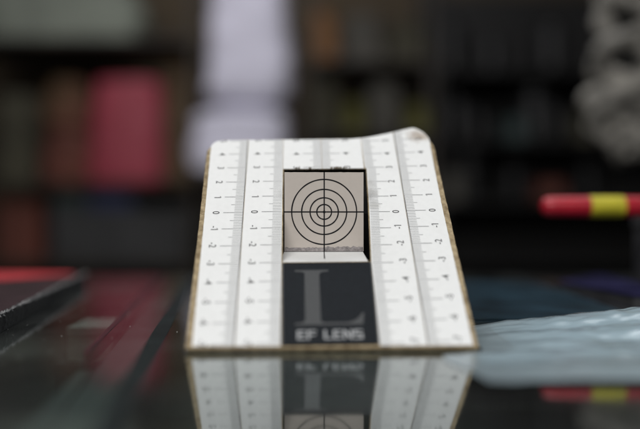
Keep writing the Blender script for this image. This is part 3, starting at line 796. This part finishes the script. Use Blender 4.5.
soft_bag('grey_bag', 'grey_box', [(134, 368, 402), (105, 367, 403), (82, 371, 398)], 231, 18, 'dim grey bag right of the small olive yellow bag', 51)
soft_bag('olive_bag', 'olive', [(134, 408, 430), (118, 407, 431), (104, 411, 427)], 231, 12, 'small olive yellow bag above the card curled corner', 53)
# dark shelves with lenses on the right
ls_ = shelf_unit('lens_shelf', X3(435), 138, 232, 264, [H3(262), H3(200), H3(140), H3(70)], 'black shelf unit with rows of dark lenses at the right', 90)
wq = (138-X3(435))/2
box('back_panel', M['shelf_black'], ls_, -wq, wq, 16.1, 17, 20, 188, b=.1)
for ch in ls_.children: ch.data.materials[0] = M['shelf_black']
def make_lens():
    e = empty('camera_lens', (0, 0, 0))
    def part(name, prof, m, n=26): v, f = lathe(prof, n); return obj(name, v, f, M[m], e, smooth=False)
    part('mount', [(3.0, .02), (3.1, .1), (3.1, 1.0), (3.3, 1.1)], 'lens_ring')
    part('barrel', [(3.3, 1.12), (3.9, 1.6), (3.9, 5.0), (4.2, 5.3), (4.2, 9.2)], 'lens_black')
    part('focus_ring', [(4.21, 9.22), (4.4, 9.3), (4.4, 11.4), (4.21, 11.5)], 'lens_ring')
    part('front_ring', [(4.2, 11.52), (4.5, 12.4), (4.5, 13.6), (4.1, 13.7)], 'lens_black')
    part('lens_cap', [(4.05, 13.72), (4.05, 14.1), (3.7, 14.3)], 'lens_black')
    return e
proto = make_lens(); first = True
spots = []
for row, py, xs in (('middle', 140, (462, 486, 541, 560, 612)), ('lower', 200, (474, 520, 600)), ('top', 70, (452, 498, 560))):
    for q, px in enumerate(xs): spots.append((X3(px), 242+random.uniform(-2, 5), H3(py), random.uniform(0, 6.28), random.uniform(.6, 1.35), row, q))
carton('teal_box', 'teal', X3(508), X3(528), 236, 246, H3(140), H3(118), 'small dull teal glint box between lenses on the middle board of lens shelf')  # four small boxes added, their colours standing in for glints on the dark shelf
carton('drab_glint_box', 'drab', X3(578), X3(596), 236, 246, H3(140), H3(112), 'small drab olive glint box near the plaited strap on lens shelf')
carton('grey_box', 'grey_box', X3(444), X3(462), 236, 246, H3(200), H3(172), 'small dim grey glint box right of the card on the lower lens shelf')
carton('rust_glint_box', 'rust', X3(540), X3(566), 236, 246, H3(200), H3(182), 'small rust glint box behind the red marker tip on lens shelf')
ORD = ['leftmost', 'second', 'third', 'fourth', 'fifth', 'sixth']
for x, y, z, rz, sc, row, q in spots:
    o = proto if first else copy_tree(proto); first = False
    o.location = (x*CM, y*CM, z*CM); o.rotation_euler = (0, 0, rz); o.scale = (sc, sc, sc)
    tag(o, '%s black camera lens%s on the %s board of the black lens shelf' % (ORD[q], ' from the left' if q else '', row), 'lens', 'lenses on the %s shelf board' % row)

# plaited grey strap hanging at the right, on a hook stand beyond the frame
Zs = 82
hs = empty('hook_stand', (48.4, Zs+3, -100)); tag(hs, 'thin steel stand with a hook arm carrying the plaited strap', 'stand')
v, f = lathe([(9, .02), (9, .8), (2, 1.4), (.8, 2), (.8, 142)], 16); obj('pole', v, f, M['steel'], hs)
v, f = tube([(0, 0, 141), (-5, -1.5, 141.3), (-10, -3, 140.6), (-13.5, -3, 138.5), (-14.2, -3, 136.6), (-13.2, -3, 135.4), (-12, -3, 136)], .35, 8); obj('hook_arm', v, f, M['steel'], hs)
ps = empty('plaited_strap', (35.6, Zs, 36)); tag(ps, 'pale grey plaited strap hanging at the upper right of the background', 'strap')
for kx in range(5):
    path = []
    for i in range(90):
        t = i/89; z = -.3-24*t
        ph = t*2*math.pi*(1.5+.35*kx)+kx*1.9+1.2*noise.noise((t*4, kx*3.3, 0))
        ctr = 1.0*math.sin(t*5.2+.4)+1.0*t+.7*noise.noise((t*6, kx*5.1, 2))
        wd = 3.5*min(1, (.12+t*4))*min(1, .15+(1-t)*5)
        path.append((ctr+wd*math.sin(ph), 1.6*math.cos(ph*.9+kx), z+.8*noise.noise((t*9, kx*2.2, 5))))
    v, f = tube(path, [.92+.35*noise.noise((i*.08, kx*7.7, 0)) for i in range(90)], 10); obj('strand', v, f, M['strap'], ps, smooth=True)
